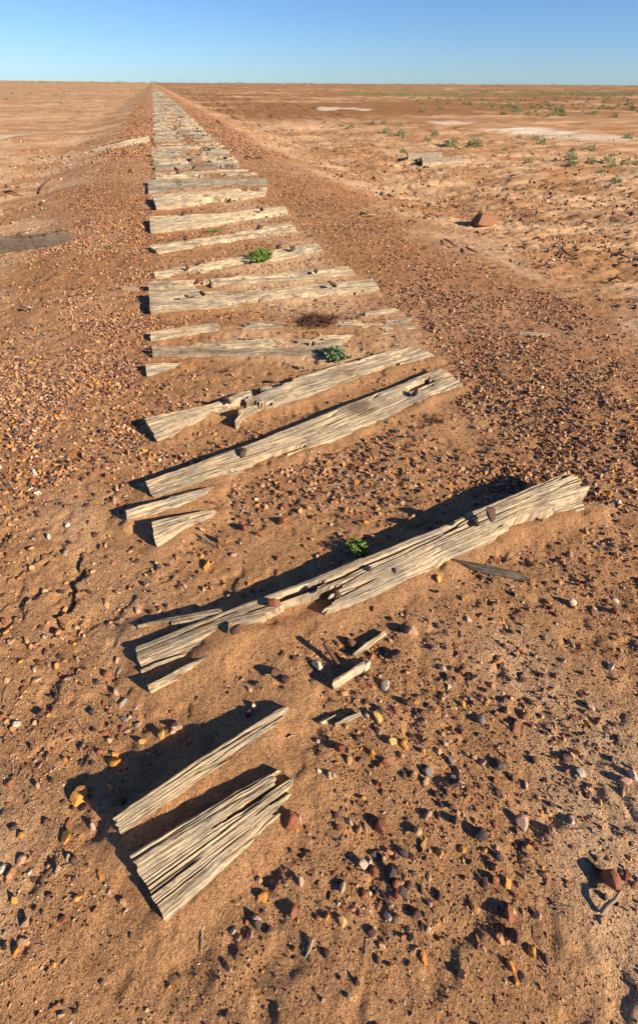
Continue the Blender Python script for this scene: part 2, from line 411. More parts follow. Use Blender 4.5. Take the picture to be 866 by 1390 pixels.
timber('sleeper_piece', 'pale splintered strip lying below the left end of the long cracked sleeper', [(198,930),(258,898),(330,868)], [(202,940),(262,914),(315,884)],
       .055, .015, 105, spl=(.008, .15), dips=[(.6, .9, .3, .4, .03)], cat='sleeper piece', group=FRAG)
timber('railway_sleeper', 'long pale sleeper with a dark round stain at its middle', [(196,652),(250,633),(320,607),(381,585),(490,541),(597,498)],
       [(206,675),(300,643),(346,637),(440,603),(525,567),(631,519)], .065, .045, 106, spl=(.006, .02),
       dips=[(.29, .97, .10, .28, .07), (.87, .38, .05, .2, .045)], stains=[(.62, .35, .055, .42, .75), (.92, .4, .04, .3, .4)], crack=1.0, res=(.0085, .003), group=G1)
timber('sleeper_piece', 'curved splinter of timber between the stained sleeper and the forked block', [(168,692),(232,672),(296,656)], [(173,709),(240,689),(294,666)],
       .06, .045, 107, spl=(.006, .06), crack=.9, cat='sleeper piece', group=FRAG)
timber('sleeper_piece', 'forked wedge shaped block of timber below the curved splinter', [(203,707),(250,697),(300,688)], [(211,741),(251,718),(302,694)],
       .08, .02, 108, spl=(.006, .08), dips=[(.62, .42, .34, .13, .05)], cat='sleeper piece', group=FRAG)
timber('railway_sleeper', 'broken sleeper with splintered middle, a yellow stone against it', [(194,567),(285,548),(348,523),(440,500),(560,466)],
       [(213,599),(289,561),(345,560),(430,533),(508,506),(592,482)], .07, .05, 109, spl=(.006, .03),
       dips=[(.27, .75, .07, .6, .09), (.80, .95, .09, .3, .06), (.43, .1, .08, .2, .05), (.35, .2, .03, .3, .07)], stains=[(.66, .6, .06, .35, .55)], crack=1.4, res=(.0085, .003), group=G1)
timber('sleeper_piece', 'short yellowish stub of sleeper end poking out of the sand', [(197,492),(225,491),(250,492)], [(199,511),(225,504),(246,497)],
       .06, .02, 110, spl=(.004, .03), cat='sleeper piece', group=FRAG)
timber('railway_sleeper', 'half buried sleeper behind the grey green plant, darker along its near side', [(205,461),(300,463),(400,456),(482,452)],
       [(207,483),(300,482),(380,481),(445,484)], .085, .03, 111, spl=(.006, .08), dips=[(.72, .3, .14, .3, .06), (.1, .2, .2, .3, .02)],
       stains=[(.3, .75, .35, .22, .5), (.75, .85, .2, .2, .5)], res=(.01, .004), group=G1)
timber('railway_sleeper', 'mostly buried sleeper showing only in pale patches beside the root litter', [(202,449),(285,438),(375,435),(470,434),(560,430)],
       [(203,462),(285,449),(375,446),(480,446),(562,441)], .055, .03, 112, spl=(.01, .03), dips=[(.30, .5, .05, .9, .07), (.60, .5, .16, .9, .07), (.85, .2, .08, .5, .04)],
       res=(.01, .004), group=G1)
timber('sleeper_piece', 'small pale strip right of the root litter', [(490,423),(540,417)], [(493,429),(543,422)], .035, .035, 113, spl=(.03, .02), res=(.01, .004), cat='sleeper piece', group=FRAG)
timber('sleeper_piece', 'pale flake of timber lying flat right of the half buried sleeper', [(512,444),(565,441)], [(515,455),(566,452)], .02, .02, 114, spl=(.05, .04),
       dips=[(.5, .5, .2, .9, .03)], res=(.01, .004), cat='sleeper piece', group=FRAG)
timber('railway_sleeper', 'broad pale sleeper lying square across the line behind the buried ones', [(202,392),(340,392),(440,384),(505,378)],
       [(203,420),(320,409),(420,399),(517,392)], .085, .05, 115, hn=.6, spl=(.005, .02), dips=[(.45, .0, .25, .15, .05), (.72, .45, .22, .07, .05), (.2, .55, .2, .05, .05), (.6, 1.0, .25, .15, .05)], stains=[(.36, .3, .06, .3, .6)], res=(.01, .004), group=G1)
timber('railway_sleeper', 'thin sleeper with a short block at its left end, close behind the broad one', [(202,382),(251,380),(300,377),(400,368),(473,360)],
       [(202,391),(255,390),(310,384),(400,379),(482,370)], .075, .05, 116, hn=.6, spl=(.005, .02), dips=[(.24, .5, .05, .9, .09), (.65, .5, .25, .12, .05)], res=(.01, .004), group=G1)
timber('railway_sleeper', 'narrow curved sleeper with the bright green plant growing over it', [(208,369),(332,347),(385,337),(429,329)],
       [(210,378),(300,365),(400,348),(439,338)], .04, .05, 117, hn=.6, spl=(.01, .02), dips=[(.42, .9, .2, .5, .05), (.15, .9, .12, .4, .03)], res=(.01, .004), group=G1)
timber('railway_sleeper', 'slanting sleeper with frayed left end, next behind the green plant', [(200,333),(300,319),(393,301)], [(212,343),(300,329),(404,312)],
       .06, .06, 118, hn=.6, spl=(.03, .01), dips=[(.5, 1, .3, .35, .06), (.25, .4, .2, .10, .06), (.85, .5, .2, .09, .06)], res=(.01, .004), group=G1)
timber('railway_sleeper', 'grey topped sleeper with square sunlit left end, behind the frayed one', [(203,293),(300,289),(388,279)], [(204,313),(260,308),(392,291)],
       .07, .05, 119, hn=.6, spl=(.005, .02), dips=[(.75, 1, .3, .45, .07), (.55, .42, .35, .09, .06)], res=(.01, .004), group=G1)
timber('railway_sleeper', 'tapering sleeper directly in front of the close set run', [(206,264),(290,258),(363,253)], [(212,281),(300,272),(361,264)],
       .08, .06, 120, hn=.6, spl=(.005, .06), dips=[(.5, 1, .2, .4, .07), (.35, .4, .3, .12, .07), (.85, .2, .15, .25, .07)], res=(.012, .005), group=G1)
timber('railway_sleeper', 'wide grey sleeper at the near edge of the close set run', [(201,243),(290,243),(362,242)], [(201,259),(290,254),(363,250)],
       .065, .05, 121, spl=(.005, .04), hn=.7, dips=[(.5, 1, .3, .35, .06), (.8, .35, .2, .12, .06), (.2, .5, .15, .1, .05)], res=(.012, .005), mat=wood_grey, stains=[(.25, .4, .03, .5, .7), (.5, .9, .5, .25, .6), (.85, .5, .1, .4, .4)], group=G1)

# the run of sleepers receding to the horizon
x0t, y0t = at(206, 240, .08)
protos = []
for k in range(10):
    Lk = 2.06 + .05*math.sin(k*2.1); Wk = .23 + .03*math.cos(k*1.7)
    rr = random.Random(k)
    jag = lambda s: [(x, s + rr.uniform(-.02, .02)) for x in np.linspace(-Lk/2, Lk/2, 7)]
    hk = [.04, .055, .075, .045, .06, .035, .09, .05, .06, .04][k]
    YB = 30.0
    far_ = [(x+TC, y+YB) for x, y in jag(Wk/2)]; near_ = [(x+TC, y+YB) for x, y in jag(-Wk/2)]
    dips = [(rr.uniform(.1, .9), rr.choice((0, 1)), rr.uniform(.08, .3), .5, .06) for _ in range(3)] + [(rr.uniform(.2, .8), rr.uniform(.3, .7), .3, .14, .06)]
    if k in (3, 7): dips.append((.5, .5, .12, .9, .1))
    o = timber('railway_sleeper', None, far_, near_, hk, hk*rr.uniform(.7, 1.1), 300+k, spl=(.01, .08), dips=dips, res=(.03, .012) if k else (.03, .012), world_pts=True,
               stains=[(rr.uniform(.1, .9), .5, .08, .6, .7), (rr.uniform(.1, .9), .8, .25, .3, .55)] if k % 3 else [], mat=[wood, wood, wood_grey, wood][k % 4], hn=.75)
    foot.pop(); protos.append(o)
LBL = 'weathered sleeper in the tight run narrowing towards the horizon'
yy = y0t + .30; i = 0
pos = []
while yy < 150:
    pos.append(yy); yy += .69 + random.uniform(-.12, .12) + (0.6 if random.random() < .06 else 0)
runst = []
for i, yy in enumerate(pos):
    p = protos[i % 10 if i < 10 else random.randrange(10)]
    o = p if i < 10 else p.copy()
    if i >= 10: C.objects.link(o)
    base = p['bx'] if 'bx' in p else None
    X0 = TC + (x0t - (TC-1.03))*1.0 + random.uniform(-.07, .07)
    o.scale = (random.uniform(.93, 1.0), random.uniform(.65, 1.1), random.uniform(.8, 1.25))
    o.location = (X0, yy, float(h_macro(X0, yy)) + random.uniform(-.016, .010))
    o.rotation_euler = (0, 0, R(random.gauss(0, 1.7)))
    if yy < 45:
        for _ in range(random.randint(2, 9)): runst.append((X0+random.uniform(-.95, .95), yy+random.uniform(-.09, .09), [.04, .055, .075, .045, .06, .035, .09, .05, .06, .04][protos.index(p)]*o.scale[2]*.9+o.location[2]))
    lab = LBL
    if i < 6: lab = ['first', 'second', 'third', 'fourth', 'fifth', 'sixth'][i] + ' sleeper of the tight run, counted from the wide grey one'
    tag(o, lab, 'railway sleeper', G1)
    foot.append((np.array([(X0-1.03, yy+.12), (X0+1.03, yy+.12)]), np.array([(X0-1.03, yy-.12), (X0+1.03, yy-.12)]), .06))

# loose timbers away from the line
timber('timber_log', 'dark weathered log with broken end lying on the sand at the left edge', [(-30,318),(50,311),(92,308)], [(-30,327),(45,319),(96,313)],   .24, .17, 201, hn=.75, spl=(.02, .08), mat=wood_dark, res=(.012, .006), cat='log')
timber('timber_log', 'short dark split log lying against the front of the left edge log', [(-30,327),(10,325),(46,323)], [(-30,334),(10,332),(44,330)], .13, .10, 202, hn=.75, spl=(.02, .08), mat=wood_dark, res=(.012, .006), cat='log')
timber('stick', 'flat grey brown stick lying on the sand below the long cracked sleeper', [(611,756),(660,766),(722,778)], [(613,763),(660,776),(722,788)], .035, .015, 203, spl=(.02, .03), mat=wood_dark, crack=.5, cat='stick')
timber('stick', 'small pale stick lying on gravel at right of the line', [(702,449),(748,451)], [(703,452),(747,457)], .03, .03, 204, spl=(.02, .02), res=(.01, .004), cat='stick')
timber('timber_plank', 'longest pale plank in the loose pile on the right hand plain', [(570,213),(632,215)], [(573,221),(631,219)], .12, .10, 205, hn=.85, spl=(.02, .05), res=(.02, .01), cat='plank', group='loose planks on the plain')
timber('timber_plank', 'upper pale plank of the loose pile on the right hand plain', [(552,208),(600,207)], [(553,213),(599,213)], .16, .16, 206, hn=.85, spl=(.02, .05), res=(.02, .01), cat='plank', group='loose planks on the plain')
timber('timber_plank', 'grey left end plank of the loose pile on the right hand plain', [(565,214),(578,214)], [(566,219),(578,219)], .10, .09, 207, hn=.85, spl=(.02, .05), res=(.02, .01), mat=wood_dark, cat='plank', group='loose planks on the plain')
timber('timber_log', 'long pale branch on the left slope of the bank below the sleeper ends', [(122,204),(160,194),(203,185)], [(125,207),(162,199),(203,191)], .04, .06, 208, spl=(.1, .02), res=(.02, .01), cat='log')
timber('sleeper_piece', 'small pale block lying in the gravel left of the thin sleeper', [(160,387),(185,387)], [(162,392),(184,391)], .05, .05, 209, spl=(.02, .02), res=(.01, .004), cat='sleeper piece', group=FRAG)

SPL = 'splinters of old timber on the sand'
for (f, n, h0, h1, s, lab) in [
    ([(446,926),(497,893)], [(451,934),(503,903)], .05, .05, 211, 'split pale stick under the pale round stone'),
    ([(474,888),(528,850)], [(478,893),(530,855)], .03, .02, 212, 'thin splinter rising right above the pale round stone'),
    ([(430,980),(462,962)], [(433,984),(465,968)], .03, .02, 213, 'little splinter right of the tapering strip'),
    ([(450,982),(492,964)], [(454,986),(493,968)], .03, .02, 214, 'curved splinter beside the brown round stone'),
    ([(388,1000),(412,987)], [(390,1003),(413,990)], .02, .02, 215, 'tiny splinter beyond the split slab'),
    ([(322,1027),(342,1034)], [(322,1030),(341,1038)], .03, .02, 216, 'small white splinter resting between the two front pieces'),
    ([(293,722),(304,742)], [(290,724),(301,745)], .04, .015, 217, 'short split twig of timber right of the forked block'),
    ([(317,571),(336,550)], [(323,575),(340,556)], .06, .07, 218, 'loose splinter leaning at the broken middle of the splintered sleeper'),
    ([(322,556),(350,548)], [(324,560),(352,553)], .09, .06, 219, 'flat splinter lying on the broken middle of the splintered sleeper')]:
    timber('splinter', lab, f, n, h0, h1, s, spl=(.01, .03), cat='splinter', group=SPL, crack=.6, res=(.006, .0025))

# ------------------------------------------------------------------ stones
def ico(sub):
    t = (1+5**.5)/2
    V = [(-1,t,0),(1,t,0),(-1,-t,0),(1,-t,0),(0,-1,t),(0,1,t),(0,-1,-t),(0,1,-t),(t,0,-1),(t,0,1),(-t,0,-1),(-t,0,1)]
    F = [(0,11,5),(0,5,1),(0,1,7),(0,7,10),(0,10,11),(1,5,9),(5,11,4),(11,10,2),(10,7,6),(7,1,8),(3,9,4),(3,4,2),(3,2,6),(3,6,8),(3,8,9),(4,9,5),(2,4,11),(6,2,10),(8,6,7),(9,8,1)]
    V = [np.array(v)/np.linalg.norm(v) for v in V]
    for _ in range(sub):
        c = {}; NF = []
        def m(a, b):
            k = (min(a, b), max(a, b))
            if k not in c: q = V[a]+V[b]; V.append(q/np.linalg.norm(q)); c[k] = len(V)-1
            return c[k]
        for a, b, d in F:
            x, y, z = m(a, b), m(b, d), m(d, a); NF += [(a,x,z),(b,y,x),(d,z,y),(x,y,z)]
        F = NF
    return np.array(V), np.array(F)
def rock_shapes(sub, n, seed, planes=9):
    r = np.random.default_rng(seed); V, F = ico(sub); out = []; amp = .015
    for _ in range(n):
        d = r.normal(size=(planes, 3)); d /= np.linalg.norm(d, axis=1)[:, None]
        off = r.uniform(.42, .85, planes)
        dot = V@d.T; k = np.where(dot > .05, off/np.maximum(dot, .05), 9).min(1); k = np.minimum(k, 1.0)
        k = k*(1+r.uniform(-amp, amp, len(V))); q = V*k[:, None]
        out.append(q/np.percentile(np.linalg.norm(q, axis=1), 75))
    return out, F
PAL = {'dark brown': ((.085, .045, .035), (.13, .065, .045)), 'purplish black': ((.055, .042, .036), (.085, .062, .052)), 'red brown': ((.22, .075, .035), (.32, .12, .06)),
       'orange': ((.50, .20, .04), (.62, .30, .07)), 'yellow': ((.50, .28, .06), (.58, .37, .12)), 'cream': ((.50, .39, .27), (.62, .52, .38)),
       'tan': ((.40, .24, .13), (.50, .32, .19)), 'grey': ((.20, .16, .135), (.32, .26, .22)), 'terracotta': ((.40, .20, .09), (.54, .30, .14)), 'pinkish': ((.44, .25, .17), (.55, .35, .25))}
names = list(PAL)
def pick_colors(n, wts):
    k = rng.choice(len(names), n, p=np.array(wts)/sum(wts)); lo = np.array([PAL[q][0] for q in names]); hi = np.array([PAL[q][1] for q in names])
    t = rng.random(n)[:, None]; return k, lo[k]*(1-t)+hi[k]*t
W_FORE = [30, 12, 17, 7, 1, 3, 18, 4, 13, 4]; W_BANK = [26, 8, 22, 8, 1, 3, 24, 3, 30, 4]; W_FINE = [20, 10, 10, 4, 1, 12, 30, 5, 14, 5]
def on_timber(x, y, pad=0.0):
    m = np.zeros(len(x), bool)
    for far, near, hm in foot:
        P = np.vstack([far, near[::-1]])
        cx0, cy0 = P.min(0)-pad; cx1, cy1 = P.max(0)+pad
        s = np.where((x > cx0) & (x < cx1) & (y > cy0) & (y < cy1))[0]
        if not len(s): continue
        xs, ys_ = x[s], y[s]; ins = np.zeros(len(s), bool); j = len(P)-1
        for i in range(len(P)):
            xi, yi = P[i]; xj, yj = P[j]
            c_ = ((yi > ys_) != (yj > ys_)) & (xs < (xj-xi)*(ys_-yi)/((yj-yi) if yj != yi else 1e-9)+xi)
            ins ^= c_; j = i
        m[s] |= ins
    return m
def place_matrix(n, size, flat=(.45, .85)):
    """random rotations and squashed axes for n stones"""
    a = rng.uniform(0, 2*np.pi, n); ca, sa = np.cos(a), np.sin(a)
    sx = size*rng.uniform(.8, 1.25, n); sy = size*rng.uniform(.6, 1.0, n); sz = size*rng.uniform(*flat, n)
    tl = rng.normal(0, .35, (n, 2))
    return ca, sa, sx, sy, sz, tl
def stones_mesh(name, x, y, size, cols, shapes, F, sink=.30, label=None, flat=(.45, .85)):
    n = len(x); m = len(shapes); k = rng.integers(0, m, n); S = np.array(shapes)[k]     # n,v,3
    ca, sa, sx, sy, sz, tl = place_matrix(n, size, flat)
    S = S*np.stack([sx, sy, sz], -1)[:, None, :]
    zz = S[..., 2] + S[..., 0]*tl[:, :1] + S[..., 1]*tl[:, 1:]
    xr = S[..., 0]*ca[:, None]-S[..., 1]*sa[:, None]; yr = S[..., 0]*sa[:, None]+S[..., 1]*ca[:, None]
    z0 = h_full(x, y)
    V = np.stack([xr+x[:, None], yr+y[:, None], zz+(z0+sz*(1-2*sink)*.9)[:, None]], -1)
    nv = S.shape[1]; FF = (F[None]+(np.arange(n)*nv)[:, None, None]).reshape(-1, 3)
    o = mesh_np(name, V.reshape(-1, 3), FF, stone, tone=np.repeat(cols, nv, 0), smooth=False)
    return tag(o, label, None, None, 'stuff')
_bc = {}
def blob(x, y, px, py, rpx, rpy):
    k = (px, py, rpx, rpy)
    if k not in _bc:
        cx_, cy_ = at(px, py); ex, ey = at(px+rpx, py); fx, fy = at(px, py-rpy)
        _bc[k] = (cx_, cy_, math.hypot(ex-cx_, ey-cy_), math.hypot(fx-cx_, fy-cy_))
    cx_, cy_, rx, ry = _bc[k]
    return np.exp(-((x-cx_)/rx)**2-((y-cy_)/ry)**2)
def density(x, y):
    """how stony the ground is, 0..1"""
    j = (fbm(x*1.3, y*1.3, 3, 95)-.5)*.9
    yj = y + (fbm(x*1.1, y*1.1, 3, 177)-.5)*4.5
    b1 = sst(-2.1, -1.1, x+j)*sst(-.05, -.45, x+j*.3)*sst(1.2, 3.4, yj)
    b2 = sst(1.5, 1.8, x+j*.3)*sst(3.7, 2.4, x+j)*sst(1.1, 3.5, yj)
    pt = sst(.33, .60, fbm(x*2.3, y*2.3, 4, 171, .6))
    d = np.maximum(b1*(.16+.80*pt), b2*(.08+.58*pt))
    d = np.maximum(d, .28*sst(1.35, 1.0, np.abs(x-TC))*sst(2.6, 5, y))
    fore = .10*sst(3.4, 2.0, y) + 0*x
    for (px, py, rx, ry, k) in [(100,940,150,90,.30),(60,1060,120,110,.22),(300,900,120,60,.14),(560,900,110,90,.42),(700,940,130,110,.38),(820,760,60,130,.45), (600,700,200,90,.16), (740,800,130,60,.3), (90,1230,120,60,.3), (420,1290,300,50,.25), (300,660,200,40,.15),
                                (760,650,130,60,.25),(560,1040,120,110,.28),(760,1080,110,90,.20),(620,1200,120,80,.20),(640,830,90,50,.40),(330,1240,100,50,.2),
                                (820,560,90,90,.5),(690,560,60,60,.35),(480,1180,70,80,.18),(60,600,90,70,.5),(130,520,80,60,.7),(440,620,90,40,.2),(300,720,60,40,.12)]:
        fore = fore + k*blob(x, y, px, py, rx, ry)
    fore = fore*(1-.85*np.minimum(1, blob(x, y, 70, 770, 110, 75)+blob(x, y, 330, 770, 90, 45)+blob(x, y, 240, 860, 90, 30)))
    d = np.maximum(d, np.clip(fore, 0, 1)*(.25+.75*sst(.30, .55, fbm(x*3.1, y*3.1, 3, 123))))
    o = offbank(x, y)
    d = np.maximum(d, .06*o*sst(.5, .6, fbm(x*.8, y*.8, 2, 99)))
    return d
def scatter(n, x0, x1, y0, y1, k=1.0, pw=1.0):
    x = rng.uniform(x0, x1, n); y = y0*(y1/y0)**rng.random(n) if y0 > 0 else rng.uniform(y0, y1, n)
    m = rng.random(n) < np.clip(density(x, y)*k, 0, 1)**pw
    m &= ~(on_timber(x, y) & (rng.random(n) < .93))
    return x[m], y[m]
sh1, F0 = rock_shapes(0, 24, 1, 7); sh2, F1 = rock_shapes(1, 24, 2, 9); sh3, F2 = rock_shapes(2, 30, 3, 11)
# foreground loose gravel
x, y = scatter(120000, -2.6, 4.2, -.3, 4.0, 1.5)
s = .0032*(rng.random(len(x))**-.46); s = np.clip(s, .0022, .0118)
_, cc = pick_colors(len(x), W_FORE); stones_mesh('loose_gravel', x, y, s, cc, sh2, F1, .34, 'loose dark gravel scattered over the foreground sand')
_rs = np.array(runst); _rx, _ry, _rz = _rs.T
_S = .010+.012*rng.random(len(_rx)); _, cc = pick_colors(len(_rx), [50, 20, 16, 2, 0, 0, 6, 0, 6, 0])
_k = rng.integers(0, len(sh1), len(_rx)); _V = np.array(sh1)[_k]*_S[:, None, None]*[1, 1, .7] + np.stack([_rx, _ry, _rz+_S*.4], -1)[:, None, :]
tag(mesh_np('sleeper_gravel', _V.reshape(-1, 3), (F0[None]+(np.arange(len(_rx))*12)[:, None, None]).reshape(-1, 3), stone, tone=np.repeat(cc, 12, 0), smooth=False), 'dark gravel strewn over the tops of the distant sleepers', None, None, 'stuff')
# fine grit near the camera
x, y = scatter(170000, -1.9, 3.0, -.25, 3.2, 2.0, .5)
s = rng.uniform(.0012, .0032, len(x)); _, cc = pick_colors(len(x), W_FINE)
stones_mesh('fine_grit', x, y, s, cc, sh1[:8], F0, .2, 'fine grit strewn over the foreground sand')
# banks
def bank(n, y0, y1, smin, smax, name, lab, shp, FF, k=1.0, x0=-3.0, x1=4.6):
    x, y = scatter(n, x0, x1, y0, y1, k)
    s = smin+(smax-smin)*rng.random(len(x))**2.2; _, cc = pick_colors(len(x), W_BANK)
    stones_mesh(name, x, y, s, cc, shp, FF, .17, lab)
    print(name, len(x))
bank(130000, 1.0, 6.5, .003, .0145, 'bank_gravel', 'red brown gravel covering both shoulders of the near bank', sh2, F1)
bank(70000, 6.2, 16, .006, .018, 'bank_gravel', 'red brown gravel covering both shoulders of the bank farther on', sh1, F0)
bank(46000, 15, 60, .018, .038, 'bank_gravel', 'red brown gravel covering the distant shoulders of the bank', sh1, F0)
# crumbs of crust over the side plains
n = 90000; th = rng.uniform(-1.0, 1.05, n); rr_ = 3.2*(28/3.2)**rng.random(n)
x = rr_*np.sin(th+.25); y = rr_*np.cos(th+.25); m = (offbank(x, y) > .25) & (fbm(x*.9, y*1.6, 3, 140) > .47); x, y = x[m], y[m]
s = (.0035+.020*rng.random(len(x))**7)*np.clip(np.hypot(x, y)/5, 1, 2.4); _, cc = pick_colors(len(x), [30, 8, 10, 3, 1, 8, 60, 1, 16, 3])
stones_mesh('crust_crumbs', x, y, s, cc, sh1, F0, .25, 'crumbs of broken crust strewn over the side plains')

# individual stones: the largest ones in view, each an object
def px_of(X_, Y_, Z_):
    d = np.array([X_, Y_, Z_-CAMH]); a = d@np.array(right); b_ = d@np.array(upv); c_ = -d@np.array(back)
    return CXP+FPX*a/c_, CYP-FPX*b_/c_
nst = 0
_V2 = ico(2)[0]; _pl = np.array([(1, .1, .12), (-1, .15, .25), (.1, 1, .1), (-.05, -1, .22), (.18, .0, 1), (0, 0, -1), (.8, -.75, .3), (-.7, .8, .6)]); _pl = _pl/np.linalg.norm(_pl, axis=1)[:, None]
_dt = _V2@_pl.T; block = _V2*(np.where(_dt > .05, np.array([.8, .72, .7, .66, .62, .6, .9, .86])/np.maximum(_dt, .05), 9).min(1))[:, None]
def stone_obj(px, py, wpx, colname, label=None, group=None, z=None, cat='stone', shade=None, name='stone'):
    global nst
    X_, Y_ = at(px, py, 0 if z is None else z)
    z0 = float(h_full(X_, Y_)) if z is None else float(h_macro(X_, Y_))+z
    dep = -(np.array([X_, Y_, z0-CAMH])@np.array(back)); rad = wpx/2/FPX*dep
    V = (sh3[nst % len(sh3)] if name == 'stone' else block).copy(); nst += 1
    sc = np.array([rng.uniform(.9, 1.15), rng.uniform(.65, .95), rng.uniform(.6, .85)])*rad
    V = V*sc; tl = rng.normal(0, .3, 2); V[:, 2] += V[:, 0]*tl[0]+V[:, 1]*tl[1]
    lo, hi = PAL[colname]; t = rng.random(); c_ = shade or tuple(np.array(lo)*(1-t)+np.array(hi)*t)
    low = -V[:, 2].min(); V[:, 2] += low
    o = mesh_np(name, V, F2, stone, tone=np.tile(c_, (len(V), 1)), smooth=False, loc=(X_, Y_, z0-low*(.40 if z is None else .08)))
    o.rotation_euler[2] = rng.uniform(0, 6.28)
    return tag(o, label, cat, group)
GS = 'larger loose stones on the sand'
hand = [
 (108,1082,28,'orange','large orange stone left of the narrow split strip'), (156,1034,19,'orange','orange stone above the narrow split strip, near the left side'),
 (221,997,13,'yellow','small golden stone between the pale splintered strip and the narrow strip'), (240,985,16,'pinkish','pinkish brown stone just right of the golden one'),
 (432,904,17,'cream','cream and orange stone left of the split pale stick'), (495,904,23,'cream','pale round stone lying on the end of the split pale stick'),
 (522,929,15,'cream','pale yellow stone just right of the pale round stone'), (559,858,18,'pinkish','pale pinkish stone below the long cracked sleeper'),
 (511,975,16,'yellow','mustard yellow stone right of the curved splinter'), (534,1007,12,'yellow','yellow stone with a smaller one beside it, below the mustard stone'),
 (549,1012,11,'orange','smaller orange yellow stone of the pair below the mustard stone'), (459,1015,17,'red brown','round brown stone beside the curved splinter'),
 (709,1117,17,'pinkish','pink and cream stone right of a black one in the lower right'), (652,1132,20,'purplish black','black angular stone left of the pink one in the lower right'),
 (530,1185,18,'purplish black','black elongated stone beside a red brown pebble, low centre'), (493,1174,16,'cream','cream oval stone above the red brown pebble, low centre'),
 (508,1182,13,'red brown','red brown pebble touching the black elongated stone, low centre'), (515,1122,18,'red brown','brown slanted stone above the low centre pebbles'),
 (826,1192,27,'red brown','big red brown stone near the lower right edge'), (564,1239,17,'dark brown','dark stone above the bottom edge, right of centre'),
 (582,1050,16,'grey','grey stone in the middle of the lower right sand'), (675,1037,18,'purplish black','purple black stone among dark pebbles in the lower right'),
 (652,975,14,'grey','grey blue stone right of the mustard stones'), (700,985,14,'red brown','reddish brown stone beside a yellow chip, right of the grey blue one'),
 (803,958,11,'pinkish','pink stone at the far right of the lower gravel'), (831,903,10,'cream','small cream upright stone at the right'),
 (777,818,14,'cream','cream stone with a long shadow right of the flat stick'), (594,787,12,'orange','bright orange stone at the near edge of the long cracked sleeper'),
 (533,800,12,'red brown','rusty red stone at the near edge of the long cracked sleeper'), (833,829,11,'red brown','small red stone at the right beyond the cream one'),
 (790,1048,13,'cream','cream chip on the lower right sand'), (770,1025,15,'dark brown','dark brown stone above the cream chip on the lower right sand'),
 (395,1113,26,'red brown','brown stone against the near side of the wide split slab'), (405,1114,12,'pinkish','pale pinkish stone touching the brown one beside the wide slab'),
 (281,768,12,'orange','orange stone on bare sand above the long cracked sleeper'), (345,560,10,'yellow','bright yellow stone against the broken middle of the splintered sleeper'),
 (332,717,13,'red brown','red stone on bare sand right of the forked block'), (383,708,15,'red brown','flat rust brown stone on bare sand right of the forked block'),
 (150,1070,9,'orange','small orange chip above the shadow of the narrow strip'), (90,1135,16,'orange','yellow orange stone at the left with a dark hollow beside it'),
 (136,1188,11,'orange','orange pebble at lower left near the wide slab'), (148,916,13,'red brown','round brown pebble left of the pale splintered strip'),
 (357,1218,12,'orange','orange brown pebble below the wide slab'), (540,1245,8,'orange','bright orange pebble near the bottom, centre right'),
 (375,915,14,'dark brown','dark stone left of the cream and orange one'), (388,925,15,'dark brown','rusty dark stone beside the dark one, left of the split stick'),
 (480,805,10,'dark brown','dark nodule beside the near edge of the cracked sleeper'), (345,960,10,'cream','small white chip above the tapering strip'),
 (338,972,12,'purplish black','purple pebble under the white chip above the tapering strip'), (475,872,16,'dark brown','dark angular stone by the thin splinter'),
 (535,888,19,'dark brown','dark cluster stone right of the pale round stone'), (600,905,12,'cream','pale pebble in the stony patch at centre right'),
 (645,918,11,'tan','tan stone in the stony patch at centre right'), (690,1240,20,'red brown','rusty brown stone at the bottom right'),
 (860,1052,16,'cream','cream stone at the right edge of the lower sand'), (848,1058,14,'pinkish','pinkish pebble by the right edge cream stone')]
for (px, py, w_, cn, lab) in hand: stone_obj(px, py, w_, cn, lab, GS)

for (px, py, w_, cn, lab, z) in [
 (664,704,18,'dark brown','rusty brown nodule on top of the long cracked sleeper, right of a darker one',.115), (638,715,16,'purplish black','dark nodule on top of the long cracked sleeper',.112),
 (457,807,12,'dark brown','small dark stone on the near part of the long cracked sleeper',.095), (535,777,10,'purplish black','black chip on the middle of the long cracked sleeper',.105),
 (373,822,16,'red brown','rusty stone where the long cracked sleeper is broken',.06), (320,856,18,'dark brown','dark rusty lump in the break of the long cracked sleeper',.05),
 (563,536,12,'dark brown','rust brown stone in the hollow at the right of the stained sleeper',.04), (330,620,13,'dark brown','dark stone in the break of the stained sleeper',.03),
 (320,634,12,'dark brown','smaller dark stone in front of the break of the stained sleeper',.0), (310,547,13,'dark brown','dark stone on the broken middle of the splintered sleeper',.06),
 (397,514,10,'red brown','rusty stone on the far edge of the splintered sleeper',.07), (430,495,8,'dark brown','small dark stone high on the far edge of the splintered sleeper',.06),
 (277,402,9,'dark brown','dark stone on the broad pale sleeper',.085), (254,404,8,'dark brown','small dark stone left on the broad pale sleeper',.085),
 (453,390,9,'dark brown','dark stone on the right part of the broad pale sleeper',.06), (268,385,8,'dark brown','dark stone on the gap of the thin sleeper',.03),
 (429,371,7,'dark brown','dark stone on the thin sleeper near its right end',.05), (255,366,7,'dark brown','dark stone on the left of the narrow curved sleeper',.04),
 (270,360,7,'dark brown','second dark stone along the narrow curved sleeper',.045), (379,338,8,'dark brown','dark stone near the right end of the narrow curved sleeper',.05),
 (398,340,8,'dark brown','last dark stone at the right end of the narrow curved sleeper',.05), (352,311,8,'dark brown','dark stone on the slanting frayed sleeper',.06),
 (253,326,7,'dark brown','dark stone left on the slanting frayed sleeper',.06), (250,292,7,'dark brown','dark stone on the grey topped sleeper',.07),
 (355,287,7,'dark brown','dark stone right on the grey topped sleeper',.06), (240,233,6,'dark brown','dark stone on the wide grey sleeper',.09)]:
    stone_obj(px, py, w_, cn, lab, 'stones lying on the sleepers', z=z)
